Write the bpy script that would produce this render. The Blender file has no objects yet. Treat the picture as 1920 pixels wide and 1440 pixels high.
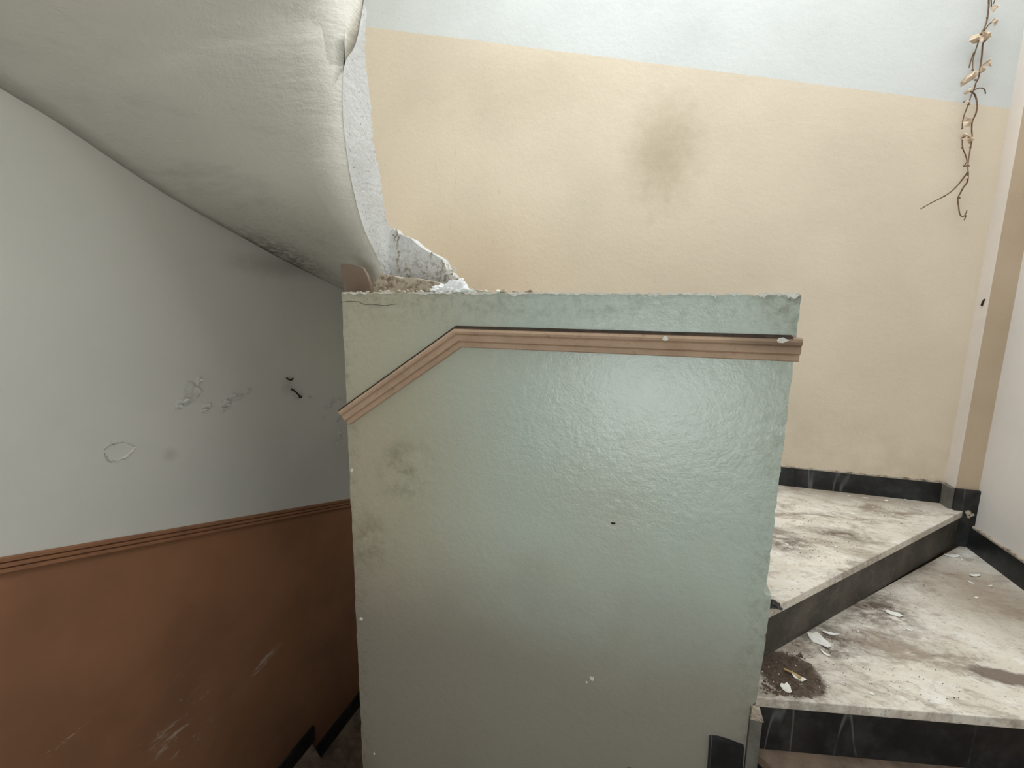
import bpy, bmesh, math, random
from mathutils import Vector, Matrix, noise

# ------------------------------------------------------------------ camera
F_PX = 850.0
YAW, PITCH, ROLL = math.radians(17.3), math.radians(9.2), math.radians(-0.8)
_f = Vector((-math.sin(YAW)*math.cos(PITCH), math.cos(YAW)*math.cos(PITCH), -math.sin(PITCH)))
_r0 = Vector((math.cos(YAW), math.sin(YAW), 0)); _d0 = _f.cross(_r0)
_r = _r0*math.cos(ROLL) + _d0*math.sin(ROLL)
_d = -_r0*math.sin(ROLL) + _d0*math.cos(ROLL)
SC = bpy.context.scene
COL = SC.collection
cam_data = bpy.data.cameras.new('camera'); cam = bpy.data.objects.new('camera', cam_data); COL.objects.link(cam)
cam_data.sensor_fit = 'HORIZONTAL'; cam_data.sensor_width = 36.0
cam_data.lens = 36.0*F_PX/1920.0; cam_data.clip_start = 0.02
cam.matrix_world = Matrix(((_r.x, -_d.x, -_f.x, 0), (_r.y, -_d.y, -_f.y, 0), (_r.z, -_d.z, -_f.z, 0), (0, 0, 0, 1)))
SC.camera = cam

# ------------------------------------------------------------------ light: overcast sky through skylight and stair window
world = bpy.data.worlds.new('overcast_sky'); SC.world = world; world.use_nodes = True
bg = world.node_tree.nodes['Background']
bg.inputs['Color'].default_value = (0.925, 0.98, 1.0, 1); bg.inputs['Strength'].default_value = 4.0
def portal(name, loc, rot, sx, sy):
    l = bpy.data.lights.new(name, 'AREA'); l.shape = 'RECTANGLE'; l.size = sx; l.size_y = sy
    l.cycles.is_portal = True
    o = bpy.data.objects.new(name, l); COL.objects.link(o); o.location = loc; o.rotation_euler = rot
SKY = (-0.95, 1.00, 0.25, 2.45)          # skylight opening x0 x1 y0 y1
WIN = (-0.60, 0.60, -1.20, -0.20)        # stair window x0 x1 z0 z1
CEIL = 2.7
RY = -1.2                                # wall behind the camera
portal('skylight_portal', ((SKY[0]+SKY[1])/2, (SKY[2]+SKY[3])/2, CEIL+0.12), (0, 0, 0), SKY[1]-SKY[0], SKY[3]-SKY[2])
portal('window_portal', ((WIN[0]+WIN[1])/2, RY-0.14, (WIN[2]+WIN[3])/2), (math.radians(90), 0, 0), WIN[1]-WIN[0], WIN[3]-WIN[2])
SC.view_settings.view_transform = 'Standard'; SC.view_settings.look = 'None'
SC.view_settings.gamma = 1.0; SC.view_settings.use_curve_mapping = False
SC.view_settings.exposure = 0.72

# ------------------------------------------------------------------ places (metres, eye at the origin)
YP = 1.254                # face of the parapet wall
YB = 2.577                # back wall
XL, XR = -1.85, 1.446     # side walls
CX0, CX1, CY1 = -0.970, 0.327, 1.52   # core wall
ZT = 0.050                # top of core wall
R = 0.17
Z = {k: -1.0473 + R*(k-1) for k in range(-3, 9)}
Z.update({-4: -1.905, -5: -2.083, -6: -2.260, -7: -2.437, -8: -2.615, -9: -2.785, -10: -2.96})
FLOOR = -3.3
def ray(x, y): return _f + _r*((x-960)/F_PX) + _d*((y-720)/F_PX)
def onY(x, y, v): d = ray(x, y); return d*(v/d.y)
def onZ(x, y, v): d = ray(x, y); return d*(v/d.z)
def onX(x, y, v): d = ray(x, y); return d*(v/d.x)
rnd = random.Random(7)

# ------------------------------------------------------------------ material helpers
class NT:
    def __init__(s, name):
        s.m = bpy.data.materials.new(name); s.m.use_nodes = True; s.t = s.m.node_tree
        s.b = s.t.nodes['Principled BSDF']; s.pos = s.n('ShaderNodeNewGeometry').outputs['Position']
    def n(s, k, **kw):
        n = s.t.nodes.new(k)
        for a, v in kw.items(): setattr(n, a, v)
        return n
    def put(s, sock, v):
        if v is None: return
        if isinstance(v, bpy.types.NodeSocket): s.t.links.new(v, sock)
        else: sock.default_value = (*v, 1) if isinstance(v, tuple) and len(v) == 3 and sock.type == 'RGBA' else v
    def math(s, op, a, b=None, c=None, clamp=False):
        n = s.n('ShaderNodeMath', operation=op, use_clamp=clamp)
        for i, v in enumerate((a, b, c)): s.put(n.inputs[i], v)
        return n.outputs[0]
    def mapv(s, scale=(1, 1, 1), rot=(0, 0, 0), v=None):
        n = s.n('ShaderNodeMapping'); s.put(n.inputs[0], v or s.pos); n.inputs['Scale'].default_value = scale; n.inputs['Rotation'].default_value = rot
        return n.outputs[0]
    def noise(s, scale, detail=4, rough=0.55, v=None, dist=0.0):
        n = s.n('ShaderNodeTexNoise'); s.put(n.inputs['Vector'], v or s.pos); n.inputs['Scale'].default_value = scale
        n.inputs['Detail'].default_value = detail; n.inputs['Roughness'].default_value = rough; n.inputs['Distortion'].default_value = dist
        return n.outputs['Fac']
    def step(s, v, a, b):
        n = s.n('ShaderNodeMapRange', interpolation_type='SMOOTHSTEP'); s.put(n.inputs[0], v); n.inputs[1].default_value = a; n.inputs[2].default_value = b
        return n.outputs[0]
    def mix(s, f, a, b, mode='MIX'):
        n = s.n('ShaderNodeMix', data_type='RGBA', blend_type=mode); s.put(n.inputs[0], f); s.put(n.inputs[6], a); s.put(n.inputs[7], b)
        return n.outputs[2]
    def xyz(s):
        n = s.n('ShaderNodeSeparateXYZ'); s.put(n.inputs[0], s.pos); return n.outputs
    def blob(s, p, r, wob=0.0, sc=(1, 1, 1)):
        # 1 inside a stain of radius r round point p, 0 outside
        a = s.n('ShaderNodeVectorMath', operation='SUBTRACT'); s.put(a.inputs[0], s.pos); a.inputs[1].default_value = tuple(p)
        b = s.n('ShaderNodeVectorMath', operation='MULTIPLY'); s.put(b.inputs[0], a.outputs[0]); b.inputs[1].default_value = sc
        c = s.n('ShaderNodeVectorMath', operation='LENGTH'); s.put(c.inputs[0], b.outputs[0])
        d = c.outputs['Value']
        if wob: d = s.math('ADD', d, s.math('MULTIPLY', s.math('SUBTRACT', s.noise(14, 6, 0.65), 0.5), wob))
        n = s.n('ShaderNodeMapRange', interpolation_type='SMOOTHSTEP'); s.put(n.inputs[0], d); n.inputs[1].default_value = r; n.inputs[2].default_value = 0.0
        return n.outputs[0]
    def bump(s, h, strength=0.3, dist=0.01):
        n = s.n('ShaderNodeBump'); s.put(n.inputs['Height'], h); n.inputs['Strength'].default_value = strength; n.inputs['Distance'].default_value = dist
        s.t.links.new(n.outputs[0], s.b.inputs['Normal'])
    def out(s, color, rough=0.8, spec=0.3):
        s.put(s.b.inputs['Base Color'], color); s.put(s.b.inputs['Roughness'], rough); s.put(s.b.inputs['Specular IOR Level'], spec)
        return s.m

def srgb(r, g, b):
    f = lambda c: ((c/255+0.055)/1.055)**2.4 if c > 10 else c/255/12.92
    return (f(r), f(g), f(b))

def specks(t, scale, thr, v=None):
    n = t.n('ShaderNodeTexVoronoi'); t.put(n.inputs['Vector'], v or t.pos); n.inputs['Scale'].default_value = scale
    d = t.step(n.outputs['Distance'], thr, thr*0.5)
    gate = t.step(n.outputs['Color'], 0.72, 0.75)
    return t.math('MULTIPLY', d, gate)

def plaster_height(t, fine=1.0):
    a = t.noise(9, 5, 0.6); b = t.noise(48, 5, 0.65); c = t.noise(170, 3, 0.6)
    return t.math('ADD', t.math('ADD', t.math('MULTIPLY', a, 1.0), t.math('MULTIPLY', b, 0.45*fine)), t.math('MULTIPLY', c, 0.18*fine))

def m_back():
    t = NT('back_wall_paint'); x, y, z = t.xyz()
    wob = t.math('MULTIPLY', t.math('SUBTRACT', t.noise(60, 4, 0.7), 0.5), 0.014)
    wob2 = t.math('MULTIPLY', t.math('SUBTRACT', t.noise(2.2, 2, 0.5), 0.5), 0.010)
    line = t.math('ADD', t.math('MULTIPLY_ADD', x, -0.2530, 1.204), t.math('ADD', wob, wob2))
    up = t.step(t.math('SUBTRACT', z, line), -0.0015, 0.0015)
    beige = t.mix(t.step(t.noise(1.6, 3), 0.35, 0.7), srgb(224, 209, 189), srgb(216, 202, 182))
    beige = t.mix(t.math('MULTIPLY', t.blob(onY(870, 510, YB), 0.75, 0.25, (0.8, 1, 1.5)), 0.4), beige, srgb(212, 188, 156))
    beige = t.mix(t.math('MULTIPLY', t.blob(onY(1245, 290, YB), 0.36, 0.30, (1.4, 1, 0.9)), 0.42), beige, srgb(150, 135, 100))
    beige = t.mix(t.math('MULTIPLY', t.blob(onY(960, 170, YB), 0.5, 0.30, (0.5, 1, 1.6)), 0.15), beige, srgb(150, 135, 105))
    streak = t.noise(7, 6, 0.75, t.mapv((9, 1, 0.5)))
    smask = t.math('MULTIPLY', t.step(streak, 0.60, 0.72), t.blob(onY(890, 330, YB), 0.62, 0.2, (1.6, 1, 0.8)))
    beige = t.mix(t.math('MULTIPLY', smask, 0.7), beige, srgb(120, 104, 82))
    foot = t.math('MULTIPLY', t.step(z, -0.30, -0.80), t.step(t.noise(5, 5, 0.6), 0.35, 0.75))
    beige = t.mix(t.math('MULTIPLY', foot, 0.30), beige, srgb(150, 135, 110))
    beige = t.mix(t.math('MULTIPLY', t.step(t.noise(40, 6, 0.75), 0.63, 0.72), t.math('MULTIPLY', t.blob(onY(830, 490, YB), 0.5, 0.2), 0.6)), beige, srgb(110, 90, 66))
    beige = t.mix(t.math('MULTIPLY', specks(t, 9, 0.035), 0.9), beige, srgb(245, 236, 220))
    beige = t.mix(t.math('MULTIPLY', specks(t, 13.3, 0.03), 0.6), beige, srgb(110, 90, 70))
    white = t.mix(t.step(t.noise(2.5, 4), 0.4, 0.75), srgb(214, 216, 214), srgb(206, 208, 206))
    mould = t.math('MULTIPLY', t.step(t.noise(38, 6, 0.8), 0.60, 0.70), t.math('MAXIMUM', t.blob(onY(745, 32, YB), 0.16, 0.1, (0.7, 1, 1.5)), t.blob(onY(905, 62, YB), 0.22, 0.15, (0.6, 1, 2))))
    white = t.mix(t.math('MULTIPLY', mould, 0.7), white, srgb(150, 150, 140))
    t.bump(plaster_height(t), 0.45, 0.006)
    return t.out(t.mix(up, beige, white), 0.75, 0.25)

def m_white(name, a, b, bump=0.35, rough=0.8):
    t = NT(name)
    c = t.mix(t.step(t.noise(1.8, 4), 0.35, 0.7), a, b)
    c = t.mix(t.math('MULTIPLY', specks(t, 11, 0.04), 0.5), c, tuple(v*0.45 for v in a))
    t.bump(plaster_height(t), bump, 0.006)
    return t.out(c, rough, 0.25)

def m_left():
    t = NT('left_wall_paint'); x, y, z = t.xyz()
    # grey white above the sloping dado rail, terracotta brown below
    line = t.math('MULTIPLY_ADD', y, LINE_B, LINE_A)
    up = t.step(t.math('SUBTRACT', z, line), -0.03, -0.028)
    w = t.mix(t.step(t.noise(1.5, 4), 0.35, 0.7), srgb(221, 219, 211), srgb(214, 213, 205))
    w = t.mix(t.math('MULTIPLY', t.blob(onX(540, 724, XL), 0.075, 0.03), 0.25), w, srgb(120, 118, 112))
    w = t.mix(t.math('MULTIPLY', t.blob(onX(318, 853, XL), 0.045, 0.05), 0.3), w, srgb(150, 146, 138))
    w = t.mix(t.math('MULTIPLY', t.blob(onX(520, 500, XL), 0.30, 0.2, (1, 0.7, 3.5)), 0.35), w, srgb(120, 116, 100))
    br = t.mix(t.step(t.noise(2.2, 4), 0.35, 0.7), srgb(158, 112, 82), srgb(140, 100, 74))
    sc = t.noise(6, 7, 0.8, t.mapv((1, 0.45, 1.6), (math.radians(-28), 0, 0)))
    zone = t.math('MAXIMUM', t.math('MAXIMUM', t.blob(onX(130, 1385, XL), 0.20, 0.2, (1, 1, 1.4)), t.blob(onX(345, 1350, XL), 0.22, 0.25, (1, 1, 0.9))), t.blob(onX(460, 1250, XL), 0.28, 0.2, (1, 1, 1.5)))
    br = t.mix(t.math('MULTIPLY', t.math('MULTIPLY', t.step(sc, 0.57, 0.66), zone), 1.0), br, srgb(205, 190, 175))
    t.bump(plaster_height(t, 0.6), 0.25, 0.006)
    return t.out(t.mix(up, br, w), 0.7, 0.3)

def m_core():
    t = NT('parapet_oil_paint'); x, y, z = t.xyz()
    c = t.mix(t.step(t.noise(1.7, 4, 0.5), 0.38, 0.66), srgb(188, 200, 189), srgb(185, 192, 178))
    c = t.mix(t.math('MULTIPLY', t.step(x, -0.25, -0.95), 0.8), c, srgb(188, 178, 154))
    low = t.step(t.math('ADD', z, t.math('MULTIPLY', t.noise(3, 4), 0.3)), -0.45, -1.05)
    c = t.mix(t.math('MULTIPLY', low, 0.9), c, srgb(144, 137, 126))  # bounce light off the brown steps painted in: lower face browner and darker
    # grime along the arrises and in patches
    edge = t.math('MAXIMUM', t.step(z, -0.10, 0.05), t.math('MAXIMUM', t.step(x, 0.23, 0.33), t.step(x, -0.90, -0.97)))
    g = t.math('MULTIPLY', t.step(t.noise(34, 8, 0.8), 0.40, 0.78), edge)
    c = t.mix(t.math('MULTIPLY', g, 0.55), c, srgb(100, 96, 76))
    cnr = t.blob((CX1, YP, ZT), 0.14, 0.08)
    c = t.mix(t.math('MULTIPLY', t.math('MULTIPLY', cnr, t.step(t.noise(30, 8, 0.8), 0.36, 0.62)), 0.7), c, srgb(78, 72, 50))
    c = t.mix(t.math('MULTIPLY', t.step(t.noise(90, 6, 0.8), 0.56, 0.72), 0.22), c, srgb(110, 108, 92))
    p = t.math('MAXIMUM', t.blob(onY(760, 890, YP), 0.16, 0.16), t.blob(onY(690, 1010, YP), 0.18, 0.18, (1.6, 1, 1)))
    c = t.mix(t.math('MULTIPLY', t.math('MULTIPLY', p, t.step(t.noise(11, 6, 0.7), 0.4, 0.65)), 0.55), c, srgb(105, 98, 74))
    sm = t.noise(9, 9, 0.85)
    c = t.mix(t.math('MULTIPLY', t.step(sm, 0.60, 0.76), 0.35), c, srgb(120, 120, 108))
    c = t.mix(t.math('MULTIPLY', specks(t, 8.5, 0.07), 0.4), c, srgb(95, 92, 80))
    t.bump(t.math('ADD', plaster_height(t, 1.4), t.math('MULTIPLY', t.noise(30, 4, 0.6), 0.5)), 0.32, 0.006)
    return t.out(c, t.math('MULTIPLY_ADD', t.noise(12, 4), 0.10, 0.20), 0.85)

def m_soffit():
    t = NT('soffit_limewash')
    c = t.mix(t.step(t.noise(1.5, 4), 0.35, 0.7), srgb(220, 216, 205), srgb(210, 208, 199))
    st = t.noise(3, 6, 0.65, t.mapv((1, 1.2, 5), (0.5, 0.3, 0.2)))
    c = t.mix(t.math('MULTIPLY', t.step(st, 0.5, 0.75), 0.25), c, srgb(150, 150, 142))
    md = t.math('MULTIPLY', t.blob(onX(520, 478, XL), 0.42, 0.25, (1.0, 0.8, 1.9)), t.step(t.noise(22, 7, 0.8, t.mapv((1, 1, 3))), 0.38, 0.58))
    c = t.mix(t.math('MULTIPLY', md, 0.8), c, srgb(88, 84, 64))
    h = t.math('ADD', plaster_height(t, 0.7), t.math('MULTIPLY', t.noise(5, 5, 0.6, t.mapv((1, 1.0, 3.5), (0.6, 0.2, 0.1))), 1.0))
    t.bump(h, 0.55, 0.012)
    return t.out(c, 0.85, 0.2)

def m_string():
    t = NT('rough_white_plaster')
    c = t.mix(t.step(t.noise(6, 4), 0.35, 0.7), srgb(236, 236, 234), srgb(220, 220, 218))
    c = t.mix(t.math('MULTIPLY', t.step(t.noise(85, 6, 0.8), 0.58, 0.66), 0.85), c, srgb(110, 100, 88))
    x, y, z = t.xyz()
    dirty = t.math('MULTIPLY', t.step(z, 0.30, 0.08), t.step(t.noise(60, 7, 0.8), 0.47, 0.60))
    c = t.mix(t.math('MULTIPLY', dirty, 0.75), c, srgb(140, 122, 104))
    t.bump(t.noise(60, 7, 0.75), 0.9, 0.01)
    return t.out(c, 0.9, 0.1)

def m_dirtyplaster():
    t = NT('crumbling_plaster')
    c = t.mix(t.step(t.noise(36, 6, 0.75), 0.46, 0.66), srgb(216, 202, 184), srgb(132, 112, 92))
    t.bump(t.noise(45, 7, 0.75), 1.0, 0.012)
    return t.out(c, 0.95, 0.1)

def m_tread():
    t = NT('dirty_pale_marble_tread')
    base = t.mix(t.step(t.noise(4, 6, 0.65), 0.35, 0.7), srgb(236, 229, 217), srgb(222, 213, 199))
    base = t.mix(t.math('MULTIPLY', t.step(t.noise(11, 8, 0.75, t.mapv((1, 1.7, 1), (0, 0, -0.5))), 0.50, 0.64), 0.85), base, srgb(244, 240, 232))
    d = t.noise(5.0, 10, 0.75, t.mapv((1.0, 1.7, 1), (0, 0, -0.45)), 0.4)
    c = t.mix(t.math('MULTIPLY', t.step(d, 0.46, 0.66), 0.8), base, srgb(140, 122, 105))
    # trodden dust that thickens at the back of each tread
    back = t.math('MAXIMUM', t.blob(onZ(1610, 925, Z[2]), 0.42, 0.25, (0.45, 1.7, 1)), t.blob(onZ(1850, 1120, Z[1]), 0.40, 0.25, (1, 0.9, 1)))
    c = t.mix(t.math('MULTIPLY', back, 0.8), c, srgb(152, 135, 118))
    corner = t.math('MAXIMUM', t.blob(onZ(1640, 1140, Z[1]), 0.26, 0.24, (1.0, 1.0, 1)), t.math('MAXIMUM', t.blob(onZ(1545, 1195, Z[1]), 0.20, 0.2), t.blob(onZ(1470, 1275, Z[1]), 0.20, 0.16)))
    corner = t.math('MAXIMUM', corner, t.math('MAXIMUM', t.blob(onZ(1470, 1015, Z[2]), 0.17, 0.18), t.blob(onZ(1580, 1003, Z[2]), 0.19, 0.16, (0.9, 2, 1))))
    c = t.mix(t.math('MULTIPLY', corner, t.math('MULTIPLY', t.step(t.noise(19, 9, 0.78, t.mapv((1, 1.5, 1), (0, 0, -0.5))), 0.34, 0.60), 0.95)), c, srgb(92, 76, 64))
    c = t.mix(t.math('MULTIPLY', t.step(t.blob(onZ(1880, 1268, Z[1]), 0.12, 0.10, (0.8, 2.0, 1)), 0.25, 0.6), 0.9), c, srgb(112, 95, 84))
    pile = t.step(t.math('ADD', t.blob(onZ(1480, 1262, Z[1]), 0.125, 0.05, (0.95, 0.95, 1)), t.math('MULTIPLY', t.math('SUBTRACT', t.noise(45, 8, 0.75), 0.5), 0.5)), 0.16, 0.34)
    c = t.mix(t.math('MULTIPLY', pile, 0.95), c, t.mix(t.step(t.noise(60, 6, 0.7), 0.4, 0.65), srgb(96, 80, 69), srgb(66, 54, 46)))
    c = t.mix(t.math('MULTIPLY', t.step(t.noise(42, 9, 0.82, t.mapv((1, 1.6, 1), (0, 0, -0.4))), 0.55, 0.64), 0.7), c, srgb(98, 83, 70))
    c = t.mix(t.math('MULTIPLY', specks(t, 40, 0.10), 0.7), c, srgb(80, 66, 55))
    c = t.mix(t.math('MULTIPLY', specks(t, 47, 0.08), 0.8), c, srgb(240, 235, 226))
    t.bump(t.noise(40, 6, 0.7), 0.25, 0.004)
    return t.out(c, 0.42, 0.45)

def m_darkmarble():
    t = NT('dark_veined_marble')
    c = t.mix(t.step(t.noise(9, 6, 0.7), 0.4, 0.72), srgb(21, 22, 24), srgb(54, 56, 58))
    v = t.noise(1.6, 2, 0.4, t.mapv((4.5, 0.6, 0.5), (0, 0.95, 0)), 0.0)
    vein = t.math('MULTIPLY', t.step(t.math('ABSOLUTE', t.math('SUBTRACT', v, 0.5)), 0.010, 0.0), t.step(t.noise(6, 3), 0.42, 0.6))
    c = t.mix(t.math('MULTIPLY', vein, 0.35), c, srgb(140, 142, 140))
    dust = t.step(t.noise(5, 5, 0.7), 0.45, 0.8)
    c = t.mix(t.math('MULTIPLY', dust, 0.22), c, srgb(100, 92, 82))
    return t.out(c, 0.45, 0.4)

def m_riserdust():
    t = NT('dusty_dark_marble')
    c = t.mix(t.step(t.noise(7, 6, 0.7), 0.35, 0.75), srgb(66, 62, 57), srgb(96, 88, 79))
    v = t.noise(6.0, 6, 0.6, t.mapv((1, 1, 1.6), (0.4, 0.5, 0.3)), 0.8)
    c = t.mix(t.math('MULTIPLY', t.step(t.math('ABSOLUTE', t.math('SUBTRACT', v, 0.5)), 0.008, 0.0), 0.3), c, srgb(150, 145, 138))
    return t.out(c, 0.6, 0.3)

def m_plain(name, c, c2=None, rough=0.8, sc=30, bump=0.0, spec=0.3):
    t = NT(name)
    col = t.mix(t.step(t.noise(sc, 5, 0.65), 0.35, 0.7), c, c2 or tuple(v*0.75 for v in c))
    if bump: t.bump(t.noise(sc*2, 5, 0.65), bump, 0.004)
    return t.out(col, rough, spec)

def m_trim():
    t = NT('terracotta_moulding_paint'); x, y, z = t.xyz()
    c = t.mix(t.step(t.noise(8, 5, 0.7), 0.35, 0.7), srgb(194, 166, 142), srgb(178, 150, 126))
    c = t.mix(t.math('MULTIPLY', t.blob(onY(1460, 640, YP), 0.13, 0.1, (0.8, 1, 3)), 0.6), c, srgb(84, 66, 52))
    c = t.mix(t.math('MULTIPLY', t.step(t.noise(50, 6, 0.7), 0.58, 0.7), 0.4), c, srgb(130, 98, 76))
    t.bump(t.noise(60, 4), 0.2, 0.003)
    return t.out(c, 0.6, 0.3)

# dado line on the left wall, z = A + B*y
_p, _q = onX(0, 1045, XL), onX(655, 935, XL)
LINE_B = (_q.z-_p.z)/(_q.y-_p.y); LINE_A = _p.z - LINE_B*_p.y

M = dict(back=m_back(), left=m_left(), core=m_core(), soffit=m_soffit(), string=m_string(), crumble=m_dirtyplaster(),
         tread=m_tread(), dark=m_darkmarble(), riser=m_riserdust(), trim=m_trim(),
         right=m_white('right_wall_paint', srgb(232, 226, 222), srgb(224, 218, 214)),
         strip=m_white('corner_strip_white', srgb(232, 222, 214), srgb(220, 210, 202)),
         boxbeige=m_white('corner_box_beige', srgb(196, 176, 152), srgb(184, 164, 140)),
         rear=m_white('rear_wall_paint', srgb(222, 220, 212), srgb(212, 210, 202)),
         dado=m_plain('brown_rail_paint', srgb(160, 114, 84), srgb(144, 102, 76), 0.65, 12),
         brown=m_plain('brown_patch_paint', srgb(136, 118, 104), srgb(124, 106, 92), 0.8, 8),
         greypaint=m_plain('left_flake_paint', srgb(214, 213, 206), srgb(200, 199, 192), 0.7, 20),
         chip=m_plain('white_plaster_chip', srgb(238, 236, 230), srgb(214, 208, 198), 0.9, 60, 0.4),
         flake=m_plain('paint_flake_white', srgb(248, 246, 240), srgb(232, 228, 220), 0.8, 60),
         paper=m_plain('white_tissue', srgb(244, 244, 244), srgb(234, 234, 236), 0.85, 20),
         dirt=m_plain('brown_dirt', srgb(104, 89, 77), srgb(70, 58, 49), 0.95, 40, 0.6),
         black=m_plain('black_plastic', srgb(28, 28, 30), srgb(16, 16, 18), 0.3, 20, 0, 0.5),
         rust=m_plain('rusty_metal', srgb(70, 42, 30), srgb(36, 24, 20), 0.7, 80),
         wire=m_plain('wire_sheath', srgb(30, 24, 22), srgb(50, 28, 22), 0.5, 60),
         wood=m_plain('bare_wood', srgb(206, 178, 130), srgb(170, 138, 94), 0.8, 60),
         stem=m_plain('dry_vine_stem', srgb(128, 102, 80), srgb(92, 72, 56), 0.85, 60),
         leaf=m_plain('dry_vine_leaf', srgb(222, 204, 182), srgb(184, 158, 132), 0.8, 45),
         frame=m_plain('window_frame_paint', srgb(226, 224, 216), srgb(210, 206, 196), 0.5, 10),
         concrete=m_plain('concrete', srgb(150, 146, 138), srgb(126, 122, 116), 0.9, 12, 0.3),
         grime=m_plain('black_grime', srgb(62, 48, 38), srgb(38, 30, 24), 0.95, 40))
def m_glass():
    t = NT('window_glass'); nt = t.t
    tr = t.n('ShaderNodeBsdfTransparent'); gl = t.n('ShaderNodeBsdfGlossy'); mx = t.n('ShaderNodeMixShader')
    tr.inputs[0].default_value = (0.95, 0.97, 0.97, 1); gl.inputs['Roughness'].default_value = 0.02; mx.inputs[0].default_value = 0.06
    nt.links.new(tr.outputs[0], mx.inputs[1]); nt.links.new(gl.outputs[0], mx.inputs[2])
    nt.links.new(mx.outputs[0], nt.nodes['Material Output'].inputs['Surface']); nt.nodes.remove(t.b)
    return t.m
M['glass'] = m_glass()
M['lowtread'] = m_plain('grimy_tread_marble', srgb(128, 110, 94), srgb(88, 74, 63), 0.75, 9, 0.3)

# ------------------------------------------------------------------ mesh helpers
def tag(o, label=None, cat=None, group=None, kind=None):
    if label: o['label'] = label
    if cat: o['category'] = cat
    if group: o['group'] = group
    if kind: o['kind'] = kind
    return o
def mesh(name, V, Fs, mat, parent=None, smooth=False, fix=True):
    me = bpy.data.meshes.new(name); me.from_pydata([tuple(v) for v in V], [], Fs); me.validate(); me.update()
    if fix:
        bm = bmesh.new(); bm.from_mesh(me); bmesh.ops.recalc_face_normals(bm, faces=bm.faces); bm.to_mesh(me); bm.free()
    me.materials.append(mat)
    if smooth:
        for p in me.polygons: p.use_smooth = True
    o = bpy.data.objects.new(name, me); COL.objects.link(o)
    if parent: o.parent = parent
    return o
def empty(name, loc=(0, 0, 0)):
    o = bpy.data.objects.new(name, None); COL.objects.link(o); o.location = loc; o.empty_display_size = 0.05
    return o
def under(o, parent):
    o.parent = parent
    o.matrix_parent_inverse = Matrix.Translation(-Vector(parent.location))
    return o
def prism_vf(poly, ext):
    n = len(poly); ext = Vector(ext)
    V = [Vector(p) for p in poly] + [Vector(p)+ext for p in poly]
    Fs = [tuple(range(n)), tuple(range(2*n-1, n-1, -1))] + [(i, i+n, (i+1) % n+n, (i+1) % n) for i in range(n)]
    return V, Fs
def prism(name, poly, ext, mat, parent=None):
    V, Fs = prism_vf(poly, ext); return mesh(name, V, Fs, mat, parent)
def box_vf(x0, x1, y0, y1, z0, z1):
    return prism_vf([(x0, y0, z0), (x1, y0, z0), (x1, y1, z0), (x0, y1, z0)], (0, 0, z1-z0))
def join_vf(parts):
    V, Fs = [], []
    for v, f in parts:
        n = len(V); V += v; Fs += [tuple(i+n for i in q) for q in f]
    return V, Fs
def boxes(name, bl, mat, parent=None):
    V, Fs = join_vf([box_vf(*b) for b in bl]); return mesh(name, V, Fs, mat, parent)
def jag(a, b, n, amp, axis, rg=rnd):
    # points between a and b, pushed along axis by a rough amount
    a, b, axis = Vector(a), Vector(b), Vector(axis)
    return [a.lerp(b, i/n) + axis*(rg.uniform(-amp, amp) if 0 < i < n else 0) for i in range(n+1)]
def tube_vf(pts, r0, r1=None, seg=6):
    pts = [Vector(p) for p in pts]; r1 = r0 if r1 is None else r1
    V, Fs = [], []; n = len(pts)
    for i, p in enumerate(pts):
        d = (pts[min(i+1, n-1)]-pts[max(i-1, 0)]).normalized()
        u = d.cross(Vector((0.3, 1, 0.2))).normalized(); w = d.cross(u)
        r = r0+(r1-r0)*i/(n-1)
        V += [p+(u*math.cos(a)+w*math.sin(a))*r for a in (2*math.pi*k/seg for k in range(seg))]
    for i in range(n-1):
        for k in range(seg):
            Fs.append((i*seg+k, i*seg+(k+1) % seg, (i+1)*seg+(k+1) % seg, (i+1)*seg+k))
    Fs += [tuple(range(seg-1, -1, -1)), tuple(range((n-1)*seg, n*seg))]
    return V, Fs
def smooth_path(pts, k=4):
    pts = [Vector(p) for p in pts]; out = []
    for i in range(len(pts)-1):
        p0, p1, p2, p3 = pts[max(i-1, 0)], pts[i], pts[i+1], pts[min(i+2, len(pts)-1)]
        for j in range(k):
            t = j/k
            out.append(0.5*((2*p1)+(p2-p0)*t+(2*p0-5*p1+4*p2-p3)*t*t+(3*p1-p0-3*p2+p3)*t**3))
    return out+[pts[-1]]

# ------------------------------------------------------------------ the shell
TH = 0.15
tag(boxes('wall_back', [(XL-TH, XR+TH, YB, YB+TH, FLOOR, CEIL)], M['back']), 'tall back wall painted beige below and white above a sloping line', kind='structure')
wl = tag(boxes('wall_left', [(XL-TH, XL, RY-TH, YB, FLOOR, CEIL)], M['left']), 'left wall painted grey white above and terracotta brown below a sloping rail', kind='structure')
tag(boxes('wall_right', [(XR, XR+TH, RY-TH, YB, FLOOR, CEIL)], M['right']), 'plain pinkish white right wall beside the winder steps', kind='structure')
a, b, c, d = WIN
tag(boxes('wall_rear', [(XL, a, RY-TH, RY, FLOOR, CEIL), (b, XR, RY-TH, RY, FLOOR, CEIL), (a, b, RY-TH, RY, FLOOR, c), (a, b, RY-TH, RY, d, CEIL)], M['rear']),
    'pale rear wall with the low stair window', kind='structure')
w = empty('window_1', ((a+b)/2, RY, c)); tag(w, 'white framed stair window low in the rear wall', kind='structure')
fr = 0.04; y0, y1 = RY-0.11, RY-0.06
under(boxes('window_frame', [(a, a+fr, y0, y1, c, d), (b-fr, b, y0, y1, c, d), (a+fr, b-fr, y0, y1, c, c+fr), (a+fr, b-fr, y0, y1, d-fr, d), (-0.02, 0.02, y0, y1, c+fr, d-fr)], M['frame']), w)
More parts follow.
